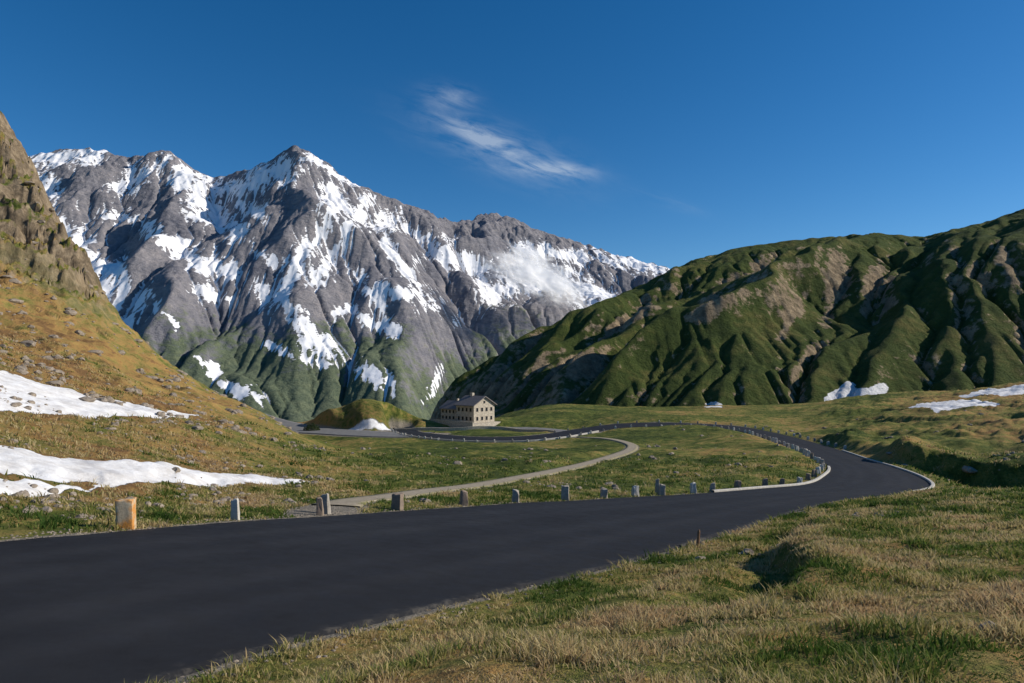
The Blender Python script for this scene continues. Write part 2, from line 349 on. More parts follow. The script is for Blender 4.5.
def ribbon(name,L,R,mat,m=13,lift=.0,drape=False):
    ns=len(L); t=np.linspace(0,1,m)
    P=L[:,None]+(R-L)[:,None]*t[None,:,None]
    P[:,:,2]+=lift+.03*(1-(2*t-1)**2)[None]
    wd=(R-L)/np.linalg.norm(R-L,axis=1)[:,None]
    a=L-wd*.12; a[:,2]-=.25; b=R+wd*.12; b[:,2]-=.25
    P=np.concatenate([a[:,None],P,b[:,None]],1)
    if drape:
        g=ground(P[:,:,0].ravel(),P[:,:,1].ravel()).reshape(P.shape[:2]); P[:,:,2]=g+.03+.0009*P[:,:,1]; P[:,0,2]-=.2; P[:,-1,2]-=.2
    tt=np.concatenate([[0],t,[1]])
    jit=.09*fbm(P[:,:,0]*1.3,P[:,:,1]*1.3,3,5); ed=(np.abs(2*tt-1)>.99)
    P[:,:,:2]+= (jit*ed[None])[:,:,None]*wd[:,None,:2]
    edge=np.repeat(np.clip((np.abs(2*tt-1)-(.94 if not drape else .5))/(.06 if not drape else .5),0,1)[None],ns,0)
    tr=sum(np.exp(-((tt-c)/.05)**2) for c in (.2,.36,.64,.8)); tr=np.repeat(tr[None],ns,0)
    return mesh_np(name,P.reshape(-1,3),grid_faces(ns,m+2)[:,::-1],mat,dict(edge=edge,track=tr))
ribbon('road',RL,RR,asph,61)
ribbon('gravel_path',PL,PR,grav,7,0,True)
ribbon('service_road',SL,SR,asph2,9,0,True)
ribbon('parking_road',LL,LR,asph2,13,0,True)

kerbm=simple('kerb_concrete',(.50,.47,.41),scale=4)
def kerb(name,E,inward,w=.25,h=.14):
    d=np.gradient(E[:,:2],axis=0); d/=np.linalg.norm(d,axis=1)[:,None]; nrm=np.stack([d[:,1],-d[:,0]],1)*inward
    def off(o,z): 
        P=E.copy(); P[:,:2]+=nrm*o; P[:,2]+=z; return P
    sec=[off(.02,-.15),off(.02,h-.03),off(-.03,h),off(-w+.03,h),off(-w,h-.03),off(-w,-.25)]
    P=np.stack(sec,1); return mesh_np(name,P.reshape(-1,3),grid_faces(len(E),6),kerbm,None,False)
kerb('kerb',RL[12*16+2:16*16],1); kerb('kerb',RR[13*16+4:18*16],-1); kerb('kerb',RL[25*16:30*16],1,.4,.3)

# ============================================================ GUARD STONES
def stone_mat(name,a,b,lich):
    q=M(name); v=q.coord(); n1=q.noise(v,5,7,.7); n2=q.noise(v,2.3,5,.6); n3=q.noise(v,38,4,.7)
    c=q.ramp(n1,[(.3,a),(.7,b)]); c=q.mix(q.mr(n2,.42,.54,0,.9 if lich else .35),c,(.58,.24,.04) if lich else (.16,.13,.09))
    c=q.mix(q.mr(n3,.55,.7,0,.5),c,(.06,.055,.05)); q.bsdf(c,.92,q.bump(q.m('ADD',n1,q.m('MULTIPLY',n3,.4)),.8,.03)); return q.mat
sm=[stone_mat('granite',(.22,.20,.17),(.50,.46,.40),False),stone_mat('granite_lichen',(.46,.36,.24),(.66,.55,.38),True),stone_mat('granite_dark',(.17,.13,.11),(.36,.28,.21),False),stone_mat('granite_pale',(.45,.43,.38),(.72,.69,.62),False)]
def guard_stone(x,y,h,wd,mi,seed,rot=0,lean=0,boxy=False):
    bm=bmesh.new(); bmesh.ops.create_cube(bm,size=1); bmesh.ops.bevel(bm,geom=bm.edges[:],offset=.04 if boxy else .07,segments=2,affect='EDGES',profile=.6)
    bmesh.ops.subdivide_edges(bm,edges=bm.edges[:],cuts=3,use_grid_fill=True)
    r=np.random.default_rng(seed); ph=r.uniform(0,50,3); tp=.93 if boxy else r.uniform(.68,.92); sk=r.uniform(-.1,.1)*(0 if boxy else 1); tilt=r.uniform(-.35,.35)*(.3 if boxy else 1)
    for vt in bm.verts:
        t=vt.co.z+.5; s=1+(tp-1)*t
        x0,y0=vt.co.x*s*wd,vt.co.y*s*wd*.85
        nz=float(perlin(vt.co.x*2.2+ph[0]+vt.co.z,vt.co.y*2.2+ph[1]+vt.co.z*1.7))
        nz2=float(perlin(vt.co.x*5+ph[1]+vt.co.z*5,vt.co.y*5+ph[2]-vt.co.z*4))
        k=1+(.12 if boxy else .32)*nz+(.12 if boxy else .20)*nz2
        vt.co=Vector((x0*k+sk*t*h+lean*t, y0*k, (t*(h+.25)-.25)*(1+.08*nz*t)+tilt*x0*t*t-(.0 if boxy else .15)*abs(x0)*t*t+.06*nz2*t))
    me=bpy.data.meshes.new('guard_stone'); bm.to_mesh(me); bm.free()
    me.polygons.foreach_set('use_smooth',[True]*len(me.polygons)); me.materials.append(sm[mi])
    o=bpy.data.objects.new('guard_stone',me); col.objects.link(o)
    o.location=(x,y,float(ground(np.array([x]),np.array([y]))[0])); o.rotation_euler=(0,0,rot); return o
outw=(RL-RR)[:,:2]; outw/=np.linalg.norm(outw,axis=1)[:,None]
def edge_at(px):
    b=512+F*RL[:,0]/RL[:,1]; k=int(np.argmin(np.abs(b[30:250]-px)))+30; return k
for i,(px,h,wd,mi,o) in enumerate([(137,.74,.42,1,.3),(243,.62,.28,3,.3),(331,.62,.26,2,.25),(340,.70,.36,0,.5),(405,.66,.42,2,.3),(472,.70,.42,2,.3),(524,.64,.40,0,.3),(572,.80,.44,0,.3),(610,.56,.46,0,.3),(643,.66,.46,3,.3),(669,.72,.40,0,.3),(675,1.0,.34,0,1.),(698,.72,.40,3,.3),(719,.62,.44,0,.3)]):
    k=edge_at(px); p=RL[k,:2]+outw[k]*(o+wd/2); guard_stone(p[0],p[1],h,wd,mi,10+i,(.25 if i==0 else rng.uniform(-.3,.3)),0 if i==0 else rng.uniform(-.05,.05),i in (0,4,7))
cl=np.concatenate([[0],np.cumsum(np.linalg.norm(np.diff(RL[:,:2],axis=0),axis=1))])
s=cl[edge_at(719)]+3.2; i=0
while s<cl[-1]-6:
    k=int(np.searchsorted(cl,s)); d=RL[k,1]
    p=RL[k,:2]+outw[k]*.75; guard_stone(p[0],p[1],rng.uniform(.5,.78)*(1. if d<90 else 1.2),.42*(1. if d<90 else 1.25),int(rng.choice([0,0,3,2] if d<90 else [3,3,0])),60+i,rng.uniform(-.3,.3)); s+=(3.4 if d<70 else 4.4)*rng.uniform(.85,1.15); i+=1
cr=np.concatenate([[0],np.cumsum(np.linalg.norm(np.diff(RR[:,:2],axis=0),axis=1))])
s=cr[18*16]
while s<cr[26*16]:
    k=int(np.searchsorted(cr,s)); p=RR[k,:2]-outw[k]*.8; guard_stone(p[0],p[1],.65,.45,int(rng.choice([0,3])),200+i,0); s+=6; i+=1

def cyl(bm,r1,r2,h,z0,seg=8):
    g=bmesh.ops.create_cone(bm,cap_ends=True,segments=seg,radius1=r1,radius2=r2,depth=h); bmesh.ops.translate(bm,verts=g['verts'],vec=(0,0,z0+h/2))
bm=bmesh.new(); cyl(bm,.05,.045,.68,-.2); cyl(bm,.045,.02,.05,.48); me=bpy.data.meshes.new('wooden_stake'); bm.to_mesh(me); bm.free()
me.materials.append(simple('stake_wood',(.20,.12,.07),scale=20)); o=bpy.data.objects.new('wooden_stake',me); col.objects.link(o)
kk=int(np.argmin(np.abs(512+F*RR[40:220,0]/RR[40:220,1]-684)))+40; x,y=RR[kk,:2]-outw[kk]*.45
o.location=(x,y,float(ground(np.array([x]),np.array([y]))[0])); o.rotation_euler=(0,.06,0)

# ============================================================ SCATTERED ROCKS
bm=bmesh.new(); bmesh.ops.create_icosphere(bm,subdivisions=2,radius=1); tv=np.array([v.co[:] for v in bm.verts]); tf=np.array([[v.index for v in f.verts] for f in bm.faces]); bm.free()
def rocks(name,pts,mat):
    VV=[];FF=[];o=0
    for (x,y,s) in pts:
        ph=rng.uniform(0,99,2); k=1+.5*perlin(tv[:,0]*1.3+ph[0],tv[:,1]*1.3+tv[:,2]*1.1+ph[1])+.25*perlin(tv[:,0]*3+ph[1]+tv[:,2]*2,tv[:,1]*3+ph[0])
        P=tv*k[:,None]*s*np.array([rng.uniform(.7,1.2),rng.uniform(.7,1.2),rng.uniform(.4,.75)])
        a=rng.uniform(0,6.28); P=P@np.array([[math.cos(a),math.sin(a),0],[-math.sin(a),math.cos(a),0],[0,0,1]])
        VV.append(P+np.array([x,y,float(ground(np.array([x]),np.array([y]))[0])+s*.08])); FF.append(tf+o); o+=len(tv)
    return mesh_np(name,np.vstack(VV),np.vstack(FF),mat,None,False)
rm=stone_mat('field_rock',(.18,.15,.12),(.42,.35,.28),False)
pts=[]
while len(pts)<2100:
    u=rng.uniform(-.85,.3) if rng.random()<.8 else rng.uniform(.3,.85); vv=rng.uniform(math.log(24),math.log(200)); y=math.exp(vv)-6; x=u*(y+6)
    xa,ya=np.array([x]),np.array([y])
    if field(onroad,xa,ya)[0]<1.0: continue
    cl_=fbm(xa/9,ya/9,3,77)[0]
    if cl_<.05+ (0 if u<-.25 else .22): continue
    if y>140 and -60<x<40: continue
    big=1.5 if (u<-.3 and y>60) else 1.
    pts.append((x,y,big*(.04+.16*rng.random()**3)*(.6+y/50)))
for (px,d,s) in [(190,27.5,.26),(205,27.2,.16),(148,27,.18),(86,58,.7),(102,60,.45),(110,45,.3),(54,62,.6),(60,90,1.),(95,88,.8),(28,80,.9),(130,75,.6),(458,69,.6),(990,5.6,.08),(15,105,1.1),(70,112,.9),(45,75,.7),(160,62,.5),(20,62,.6),(905,80,.5),(930,77,.6),(952,74,.45),(970,75,.7),(890,84,.4)]:
    pts.append(((px-512)/F*d,d,s))
rocks('scattered_rocks',pts,rm)
pg=[]
for k in range(30,16*15):
    for side,E,sg in ((0,RL,1),(1,RR,-1)):
        for j in range(5 if side==0 else 2):
            p=E[k,:2]+outw[k]*sg*rng.uniform(.10,.75)+rng.uniform(-.2,.2,2); pg.append((p[0],p[1],rng.uniform(.012,.035)*(1+E[k,1]/60)))
rocks('gravel',pg,rm)

# ============================================================ GRASS
def grass(name,nclump,per,vlo,vhi,umin,umax,hb,mat):
    u=rng.uniform(umin,umax,nclump); vv=rng.uniform(math.log(vlo+6),math.log(vhi+6),nclump); y=np.exp(vv)-6; x=u*(y+6)
    keep=(field(onroad,x,y)>.04+.2*rng.random(nclump)**2)&(field(snow,x,y)<.3)&(field(gravel,x,y)<.4+rng.random(nclump)*.8)
    pn=fbm(x/1.1,y/1.1,3,61); keep&=(pn+rng.uniform(-.5,.5,nclump))>-.30
    x=x[keep];y=y[keep];pn=pn[keep]
    d=np.sqrt(x**2+y**2)
    dr=field(dry,x,y)-.05+1.05*fbm(x/2.6,y/2.6,4,71)+rng.normal(0,.13,len(x)); hs=np.clip(1+2.*fbm(x/.9,y/.9,3,81),.2,2.6)
    x=np.repeat(x,per);y=np.repeat(y,per);d=np.repeat(d,per);dr=np.repeat(dr,per)+rng.normal(0,.12,len(x)); hs=np.repeat(hs,per); N=len(x)
    a=rng.uniform(0,2*np.pi,N); rr=np.abs(rng.normal(0,.035,N))*(1+d/12)
    bx=x+rr*np.cos(a); by=y+rr*np.sin(a); bz=ground(bx,by)-.01
    H=hb*hs*rng.uniform(.5,1.3,N)*(1+d/90); ln=H*rng.uniform(.15,1.2,N); w=.0026*(1+d/4.5)*rng.uniform(.7,1.4,N)
    a2=a+rng.normal(0,.6,N); dx,dy=np.cos(a2),np.sin(a2); th=rng.uniform(0,2*np.pi,N); wx,wy=np.cos(th)*w,np.sin(th)*w
    P=np.zeros((N,5,3))
    P[:,0]=np.stack([bx-wx,by-wy,bz],1);P[:,1]=np.stack([bx+wx,by+wy,bz],1)
    mx,my,mz=bx+dx*ln*.35,by+dy*ln*.35,bz+H*.6
    P[:,2]=np.stack([mx+wx*.75,my+wy*.75,mz],1);P[:,3]=np.stack([mx-wx*.75,my-wy*.75,mz],1)
    P[:,4]=np.stack([bx+dx*ln,by+dy*ln,bz+H],1)
    b=(np.arange(N)*5)[:,None]
    T=np.concatenate([b+np.array([[0,1,2]]),b+np.array([[0,2,3]]),b+np.array([[3,2,4]])],0)
    return mesh_np(name,P.reshape(-1,3),T,mat,dict(dry=np.repeat(dr,5),tip=np.tile([0,0,.6,.6,1.],N)),False)
q=M('grass_blades'); f=q.attr('dry')
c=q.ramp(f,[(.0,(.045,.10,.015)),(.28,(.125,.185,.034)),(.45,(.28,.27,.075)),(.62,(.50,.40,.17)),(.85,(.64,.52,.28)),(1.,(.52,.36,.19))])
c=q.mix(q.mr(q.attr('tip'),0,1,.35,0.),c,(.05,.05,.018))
b=q.bsdf(c,.75,None,.15); tr=q.n('ShaderNodeBsdfTranslucent'); q.l(c,tr.inputs[0]); ms=q.n('ShaderNodeMixShader'); ms.inputs[0].default_value=.38; q.l(b.outputs[0],ms.inputs[1]); q.l(tr.outputs[0],ms.inputs[2]); q.l(ms.outputs[0],q.out.inputs[0])
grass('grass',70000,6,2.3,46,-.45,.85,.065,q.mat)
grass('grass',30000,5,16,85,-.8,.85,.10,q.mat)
print('grass',time.time()-T0)

# ============================================================ EROSION
def recv(h,dx):
    ny,nx=h.shape; hp=np.pad(h,1,constant_values=1e9); best=np.zeros_like(h); idx=np.arange(h.size).reshape(h.shape); r=idx.copy(); mn=np.full_like(h,1e9)
    for dj,di in ((-1,0),(1,0),(0,-1),(0,1),(-1,-1),(-1,1),(1,-1),(1,1)):
        hn=hp[1+dj:1+dj+ny,1+di:1+di+nx]; s=(h-hn)/(dx*math.hypot(dj,di)); m=s>best; best=np.where(m,s,best); r=np.where(m,idx+dj*nx+di,r); mn=np.minimum(mn,hn)
    return r.ravel(),mn
def erode(h,dx,iters,K,m=.5,diff=.03):
    N=h.size
    for it in range(iters):
        r,mn=recv(h,dx); idx=np.arange(N); pit=r==idx
        ptr=np.append(np.where(pit,N,r),N); acc=np.ones(N+1); acc[N]=0
        for k in range(11):
            ad=np.bincount(ptr[:N],weights=acc[:N],minlength=N+1); ad[N]=0; acc=acc+ad; ptr=ptr[ptr]
        f=K*acc[:N]**m; hf=h.ravel(); hn=(hf+f*hf[r])/(1+f)
        hn=hn.reshape(h.shape); pm=pit.reshape(h.shape)
        hn[1:-1,1:-1]=np.where(pm[1:-1,1:-1],mn[1:-1,1:-1]+.01*dx,hn[1:-1,1:-1])
        hn[0]=h[0]; hn[-1]=h[-1]
        lap=np.zeros_like(h); lap[1:-1,1:-1]=hn[:-2,1:-1]+hn[2:,1:-1]+hn[1:-1,:-2]+hn[1:-1,2:]-4*hn[1:-1,1:-1]
        h=hn+diff*lap
    return h,acc[:N].reshape(h.shape)
def up2(h):
    ny,nx=h.shape; a=np.arange((nx-1)*2+1)/2; b=np.arange((ny-1)*2+1)/2; A_,B_=np.meshgrid(a,b); 
    return bil(h,A_,B_,nx,ny)
def blur(h,n):
    for _ in range(n):
        p=np.pad(h,1,mode='edge'); h=(p[:-2,1:-1]+p[2:,1:-1]+p[1:-1,:-2]+p[1:-1,2:]+4*h)/8
    return h
def fitsky(h,X,Y,tab,wgt,sm=5,lo=-100,hi=1200,bw=4):
    px=512+F*X/Y; e=h/Y; nb=int((hi-lo)/bw); k=((px-lo)/bw).astype(int); ok=(k>=0)&(k<nb)
    mx=np.full(nb,-9.); np.maximum.at(mx,k[ok],e[ok]); bc=lo+(np.arange(nb)+.5)*bw
    g=mx>-8; mx=np.interp(bc,bc[g],mx[g])
    want=(H0-np.interp(bc,tab[:,0],tab[:,1]))/F; cor=want-mx; kk=np.ones(sm)/sm; cor=np.convolve(np.pad(cor,sm//2,mode='edge'),kk,'valid')
    return h+np.interp(px,bc,cor)*Y*wgt

# ============================================================ MOUNTAIN MASSIF
mt=np.array([(-250,230,3900),(-100,185,3900),(0,165,3900),(28,157,3900),(60,150,3950),(100,149,3950),(125,159,3900),(150,153,3850),(170,151,3850),(190,166,3850),(215,179,3900),(240,172,3850),(270,160,3800),(287,149,3780),(295,146,3780),(306,149,3780),(330,166,3780),(350,180,3800),(380,195,3850),(405,203,3900),(430,212,4000),(455,224,4150),(475,217,4350),(492,213,4400),(510,217,4450),(540,231,4500),(570,240,4550),(600,249,4600),(640,261,4700),(668,268,4750),(720,290,4800),(900,330,4900),(1200,350,5000)],float)
def mountain_base(X,Y):
    px=512+F*X/Y; px=np.clip(px+14*fbm(X/500,Y/500,3,15),-240,1190)
    D=np.interp(px,mt[:,0],mt[:,2]); e=(H0-np.interp(px,mt[:,0],mt[:,1]))/F; zc=e*D
    yb=np.interp(px,[-200,200,400,460,700],[1900,1900,2100,2500,2600]); zb=-330.
    t=(Y-yb)/(D-yb); f=np.where(t<1,np.clip(t,0,1)**1.12,np.maximum(1-(t-1)*1.25,-.2))
    f=np.where(t<0,t*.1,f)
    return zb+(zc-zb)*f, t
dx=12.; X,Y=np.meshgrid(np.arange(-3600,1800,dx),np.arange(1500,5700,dx))
h,t=mountain_base(X,Y); env=np.clip(4*np.clip(t,0,1)*(1-np.clip(t,0,1)),0,1)
h+=env*(150*ridged(X/950+.35*fbm(X/700,Y/700,2,4),Y/1500,3,33)-90)+85*fbm(X/260,Y/260,4,44)*np.clip(t+.15,0,1)+6*fbm(X/40,Y/40,2,3)
h,_=erode(h,dx,26,.009,.5,.02)
h=up2(h); dx=6.; X,Y=up2(X),up2(Y)
h+=14*ridged(X/70,Y/70,4,8)*np.clip(up2(t),0.1,1)
h,acc=erode(h,dx,8,.012,.5,.012)
_,t=mountain_base(X,Y)
h=fitsky(h,X,Y,mt,np.clip(t,0,1)**1.3,5)
h+=4.2*ridged(X/26,Y/26,3,18)
px=512+F*X/Y; py=H0-F*h/Y
caps=[([(30,162),(60,155),(100,152)],9),([(30,174),(48,192)],12),([(118,187),(135,178),(162,161)],10),([(180,174),(215,192),(240,188),(285,168)],13),([(195,200),(222,218),(240,232)],13),([(308,156),(330,170),(355,184)],7),([(155,235),(190,253),(228,272)],11),([(62,226),(90,258),(115,272),(135,300)],16),([(100,285),(125,325)],12),([(330,190),(350,212),(390,226)],11),([(305,262),(325,225),(335,196)],11),([(318,280),(345,238),(368,200)],10),([(262,290),(290,306),(310,338),(345,360),(388,384)],14),([(300,250),(282,305)],10),([(270,345),(320,362),(370,372)],6),([(200,362),(225,385),(262,400)],8),([(195,290),(232,302)],9),([(385,245),(410,270),(422,302)],8),([(430,248),(470,264),(485,278)],13),([(340,310),(400,332)],8),([(490,292),(540,275),(600,292)],16),([(520,248),(580,258)],7),([(596,255),(640,264),(668,270)],8),([(440,370),(425,400)],5),([(420,300),(455,322)],8),([(110,215),(150,224)],7),([(350,275),(378,302)],9),([(240,205),(262,215)],8),([(150,300),(175,330)],6),([(380,290),(440,300)],7),([(395,215),(420,240)],6),([(255,250),(275,262)],6)]
wpx=px+7*fbm(X/110,h/110,4,91)+4*fbm(X/35,h/35,3,92); wpy=py+7*fbm(X/110,h/110,4,95)+4*fbm(X/35,h/35,3,93)
sv=np.full_like(h,-3.)
for pl,r in caps:
    pl=np.array(pl,float)
    for a,b in zip(pl[:-1],pl[1:]):
        e=b-a; tt=np.clip(((wpx-a[0])*e[0]+(wpy-a[1])*e[1])/(e@e),0,1); dd=np.hypot(wpx-a[0]-e[0]*tt,wpy-a[1]-e[1]*tt); sv=np.maximum(sv,1-dd/r)
sv=np.maximum(sv,-1.5)
hb=blur(h,6); cav=(hb-h)/6.; hb2=blur(hb,30); cav2=(hb2-hb)/25.; gyy,gxx=np.gradient(blur(h,1),dx); slope=np.hypot(gxx,gyy)
sn=.33*sv+.22*np.clip(cav,-1.5,1.5)+.17*np.clip(cav2,-1.2,1.2)+.00012*(h-350)+.22*fbm(X/170+h/300,Y/260,5,101)+.30*fbm(X/34+h/160,Y/150,4,111)-.09*np.clip(slope-.9,-.6,1.6)+.035
sn+=.12*np.clip(np.log10(acc)-1.2,-1,1.2)
sn=np.where((sv<0)&(h<150),sn-.2,sn)
gr=sstep(460,-100,h+150*fbm(X/200,Y/200,4,121)+150*(slope-.8))
print('mountain',time.time()-T0)
q=M('mountain_rock'); v=q.coord()
n1=q.noise(v,.004,8,.65,.3); n2=q.noise(q.mapping(v,(1,1,2.2)),.022,8,.7,.2); n3=q.noise(v,.09,4,.7)
c=q.ramp(q.m('ADD',q.m('MULTIPLY',n1,.5),q.m('MULTIPLY',n2,.5)),[(.34,(.125,.130,.160)),(.5,(.24,.232,.250)),(.64,(.36,.330,.33))])  # rock tones shifted bluer and lighter: aerial haze painted into the colour
gcol=q.ramp(n2,[(.35,(.070,.105,.060)),(.65,(.145,.180,.090))])
c=q.mix(q.mr(q.m('ADD',q.attr('green'),q.m('MULTIPLY',q.m('SUBTRACT',n2,.5),1.4)),.4,.7,0,.85),c,gcol)
sf=q.mr(q.m('ADD',q.attr('snow'),q.m('ADD',q.m('MULTIPLY',q.m('SUBTRACT',n2,.5),.45),q.m('MULTIPLY',q.m('SUBTRACT',n3,.5),.3))),.0,.055)
c=q.mix(sf,c,(.88,.88,.90))
hh=q.m('MULTIPLY',q.m('ADD',q.m('MULTIPLY',n2,25.),q.m('MULTIPLY',n3,6.)),q.m('SUBTRACT',1.,q.m('MULTIPLY',sf,.85)))
q.bsdf(c,.95,q.bump(hh,.8,1.),.1)
mesh_np('mountain',np.stack([X,Y,h],-1).reshape(-1,3),grid_faces(*h.shape),q.mat,dict(snow=sn,green=gr))

# ============================================================ RIGHT-HAND GREEN RIDGE
ht=np.array([(200,430,1300),(300,430,1200),(400,425,1100),(440,398,1050),(460,383,1020),(480,368,990),(500,355,965),(550,328,930),(600,304,900),(640,285,880),(668,270,870),(700,258,860),(740,247,850),(800,239,840),(850,235,835),(880,233,830),(920,237,820),(960,228,805),(990,220,800),(1024,208,790),(1100,190,780),(1300,160,760),(1800,140,740)],float)
def hill_base(X,Y):
    px=np.clip(512+F*X/Y+10*fbm(X/120,Y/120,2,15),210,1790)
    D=np.interp(px,ht[:,0],ht[:,2]); zc=(H0-np.interp(px,ht[:,0],ht[:,1]))/F*D
    zb=-36.-150*sstep(470,400,px); zc=np.where(px<440,np.minimum(zc,-50-3.*(440-px)),zc)
    yb=np.interp(px,[300,440,480,560,700,1024,1400],[900,760,600,480,430,405,380])
    t=(Y-yb)/(D-yb); f=np.where(t<1,np.clip(t,0,1)**.98,np.maximum(1-(t-1)*.9,-.5))
    r=zb+(zc-zb)*f
    r=np.where(t<0,zb+np.clip(t,-1.,0)*40,r)
    return r,t
dx=3.6; X,Y=np.meshgrid(np.arange(-230,1500,dx),np.arange(330,1330,dx))
h,t=hill_base(X,Y); env=np.clip(3*np.clip(t,0,1)**.7*(1-np.clip(t,0,1)),0,1)
sk=X-1.0*Y+45*fbm(X/260,Y/260,2,71)
h+=env*(40*ridged(sk/205+.22*fbm(X/110,Y/110,2,4),(X+Y)/1000,2,35)-24+12*(1+1.1*fbm(X/150,Y/150,2,9))*ridged(sk/66+.32*fbm(X/60,Y/60,3,4),(X+Y)/420,2,37))+5.5*fbm(X/45,Y/45,3,46)*np.clip(t+.1,0,1)+1.2*fbm(X/9,Y/9,2,3)
h,_=erode(h,dx,23,.014,.5,.012)
h=up2(h); dx=1.8; X,Y=up2(X),up2(Y)
rp=sstep(-.1,.35,fbm(X/110,Y/110,3,99))
h+=(.7+2.2*rp)*ridged(X/20,Y/20,5,8,.6)*np.clip(up2(t)+.2,0,1)
h,acc=erode(h,dx,6,.016,.5,.010)
_,t=hill_base(X,Y); pxx=512+F*X/Y; h=fitsky(h,X,Y,ht,np.clip(t,0,1)**1.2*sstep(425,450,pxx),7,420,1300)
gyy,gxx=np.gradient(h,dx); slope=np.hypot(gxx,gyy); cav=(blur(h,10)-h)
rk=.7*np.clip(slope-.80,-.4,.8)-.08*np.clip(cav,-3,3)+.55*fbm(X/60,Y/60,4,131)-.15+.28*sstep(640,520,pxx)*sstep(.6,.2,t)+.22*rp
wpx=pxx+9*fbm(X/16,Y/16,4,7); wpy=H0-F*h/Y+8*fbm(X/16,Y/16,4,8)
wps=H0-F*h/Y+3*fbm(X/14,Y/14,3,8)
sv=np.full_like(h,-1.)
for a,b,r in [((828,402),(850,388),6),((850,398),(882,390),7),((960,399),(1024,389),4),((708,404),(722,404),2)]:
    a=np.array(a,float); b=np.array(b,float); e=b-a; tt=np.clip(((wpx-a[0])*e[0]+(wps-a[1])*e[1])/(e@e),0,1); sv=np.maximum(sv,1-np.hypot(wpx-a[0]-e[0]*tt,wps-a[1]-e[1]*tt)/r)
sv=np.where(Y<700,sv,-1)
scar=np.zeros_like(h)
for a,b,r in [((838,265),(825,325),14),((730,285),(695,318),15),((1000,250),(1012,290),11),((650,305),(612,332),9),((762,262),(745,290),10),((880,260),(872,285),10),((890,300),(870,340),7),((800,300),(780,340),7),((950,240),(960,262),7),((560,350),(540,365),8)]:
    a=np.array(a,float); b=np.array(b,float); e=b-a; tt=np.clip(((wpx-a[0])*e[0]+(wpy-a[1])*e[1])/(e@e),0,1); scar=np.maximum(scar,1-np.hypot(wpx-a[0]-e[0]*tt,wpy-a[1]-e[1]*tt)/r)
rk+=.75*scar
q=M('ridge_turf'); v=q.coord(); n1=q.noise(v,.02,6,.65); n2=q.noise(v,.12,8,.7); n3=q.noise(v,.7,4,.7)
c=q.ramp(q.m('ADD',q.m('MULTIPLY',n1,.6),q.m('MULTIPLY',n2,.4)),[(.32,(.032,.054,.016)),(.5,(.070,.096,.024)),(.66,(.17,.150,.048))])
rc=q.ramp(n2,[(.3,(.12,.09,.065)),(.55,(.36,.27,.18)),(.72,(.60,.47,.31))])
c=q.mix(q.mr(q.m('ADD',q.attr('rock'),q.m('MULTIPLY',q.m('SUBTRACT',n2,.5),1.9)),.28,.50,0,.88),c,rc)
c=q.mix(q.mr(n3,.5,.75,0,.5),c,(.03,.035,.015))
c=q.mix(q.mr(q.m('ADD',q.attr('snow'),q.m('MULTIPLY',q.m('SUBTRACT',n2,.5),.6)),0,.1),c,(.87,.87,.87))
q.bsdf(c,.95,q.bump(q.m('ADD',q.m('MULTIPLY',n2,7.),q.m('MULTIPLY',n3,1.5)),.9,1.),.1)
mesh_np('hill',np.stack([X,Y,h],-1).reshape(-1,3),grid_faces(*h.shape),q.mat,dict(rock=rk,snow=sv))
print('hill',time.time()-T0)

# ============================================================ STONE HOUSE
house=bpy.data.objects.new('stone_house',None); col.objects.link(house)
hx,hy=-17.,257.; hz=float(ground(np.array([hx]),np.array([hy-4]))[0])+.3
house.location=(hx,hy,hz); house.rotation_euler=(0,0,math.radians(-42)); house.scale=(1.08,1.08,1.12)
wallm=M('rubble_wall'); v=wallm.coord(); vo=wallm.n('ShaderNodeTexVoronoi'); wallm.l(v,vo.inputs['Vector']); vo.inputs['Scale'].default_value=1.8
cc=wallm.ramp(wallm.noise(v,2.5,5,.7),[(.3,(.38,.33,.26)),(.7,(.66,.59,.47))]); cc=wallm.mix(wallm.mr(vo.outputs['Distance'],.35,.6,0,.35),cc,(.2,.17,.13)); wallm.bsdf(cc,.95); wallm=wallm.mat
roofm=simple('shingle_roof',(.20,.18,.17),scale=2); glass=simple('window_glass',(.02,.025,.03),.2); framem=simple('window_frame',(.5,.42,.33)); woodm=simple('dark_wood',(.10,.055,.03))
def part(name,verts,faces,mat):
    me=bpy.data.meshes.new(name); me.from_pydata(verts,[],faces); me.update(); me.materials.append(mat)
    o=bpy.data.objects.new(name,me); col.objects.link(o); o.parent=house; return o
def box(name,x0,x1,y0,y1,z0,z1,mat):
    return part(name,[(x0,y0,z0),(x1,y0,z0),(x1,y1,z0),(x0,y1,z0),(x0,y0,z1),(x1,y0,z1),(x1,y1,z1),(x0,y1,z1)],[(0,3,2,1),(4,5,6,7),(0,1,5,4),(1,2,6,5),(2,3,7,6),(3,0,4,7)],mat)
def gable(name,x0,x1,y0,y1,z0,ze,zr,mat,rmat,ov=.7,th=.28):
    ym=(y0+y1)/2; vs=[]
    for x in (x0,x1): vs+=[(x,y0,z0),(x,y1,z0),(x,y1,ze),(x,ym,zr),(x,y0,ze)]
    part(name,vs,[(4,3,2,1,0),(5,6,7,8,9),(0,1,6,5),(1,2,7,6),(2,3,8,7),(3,4,9,8),(4,0,5,9)],mat)
    sl=(zr-ze)/(ym-y0); vs=[]
    for x in (x0-ov,x1+ov): vs+=[(x,y0-ov,ze-ov*sl+.03),(x,ym,zr+.03),(x,y1+ov,ze-ov*sl+.03),(x,y1+ov,ze-ov*sl+.03+th),(x,ym,zr+.03+th),(x,y0-ov,ze-ov*sl+.03+th)]
    part(name+'_roof',vs,[(0,1,4,5),(1,2,3,4),(11,10,7,6),(10,9,8,7),(0,6,7,1),(1,7,8,2),(2,8,9,3),(3,9,10,4),(4,10,11,5),(5,11,6,0)],rmat)
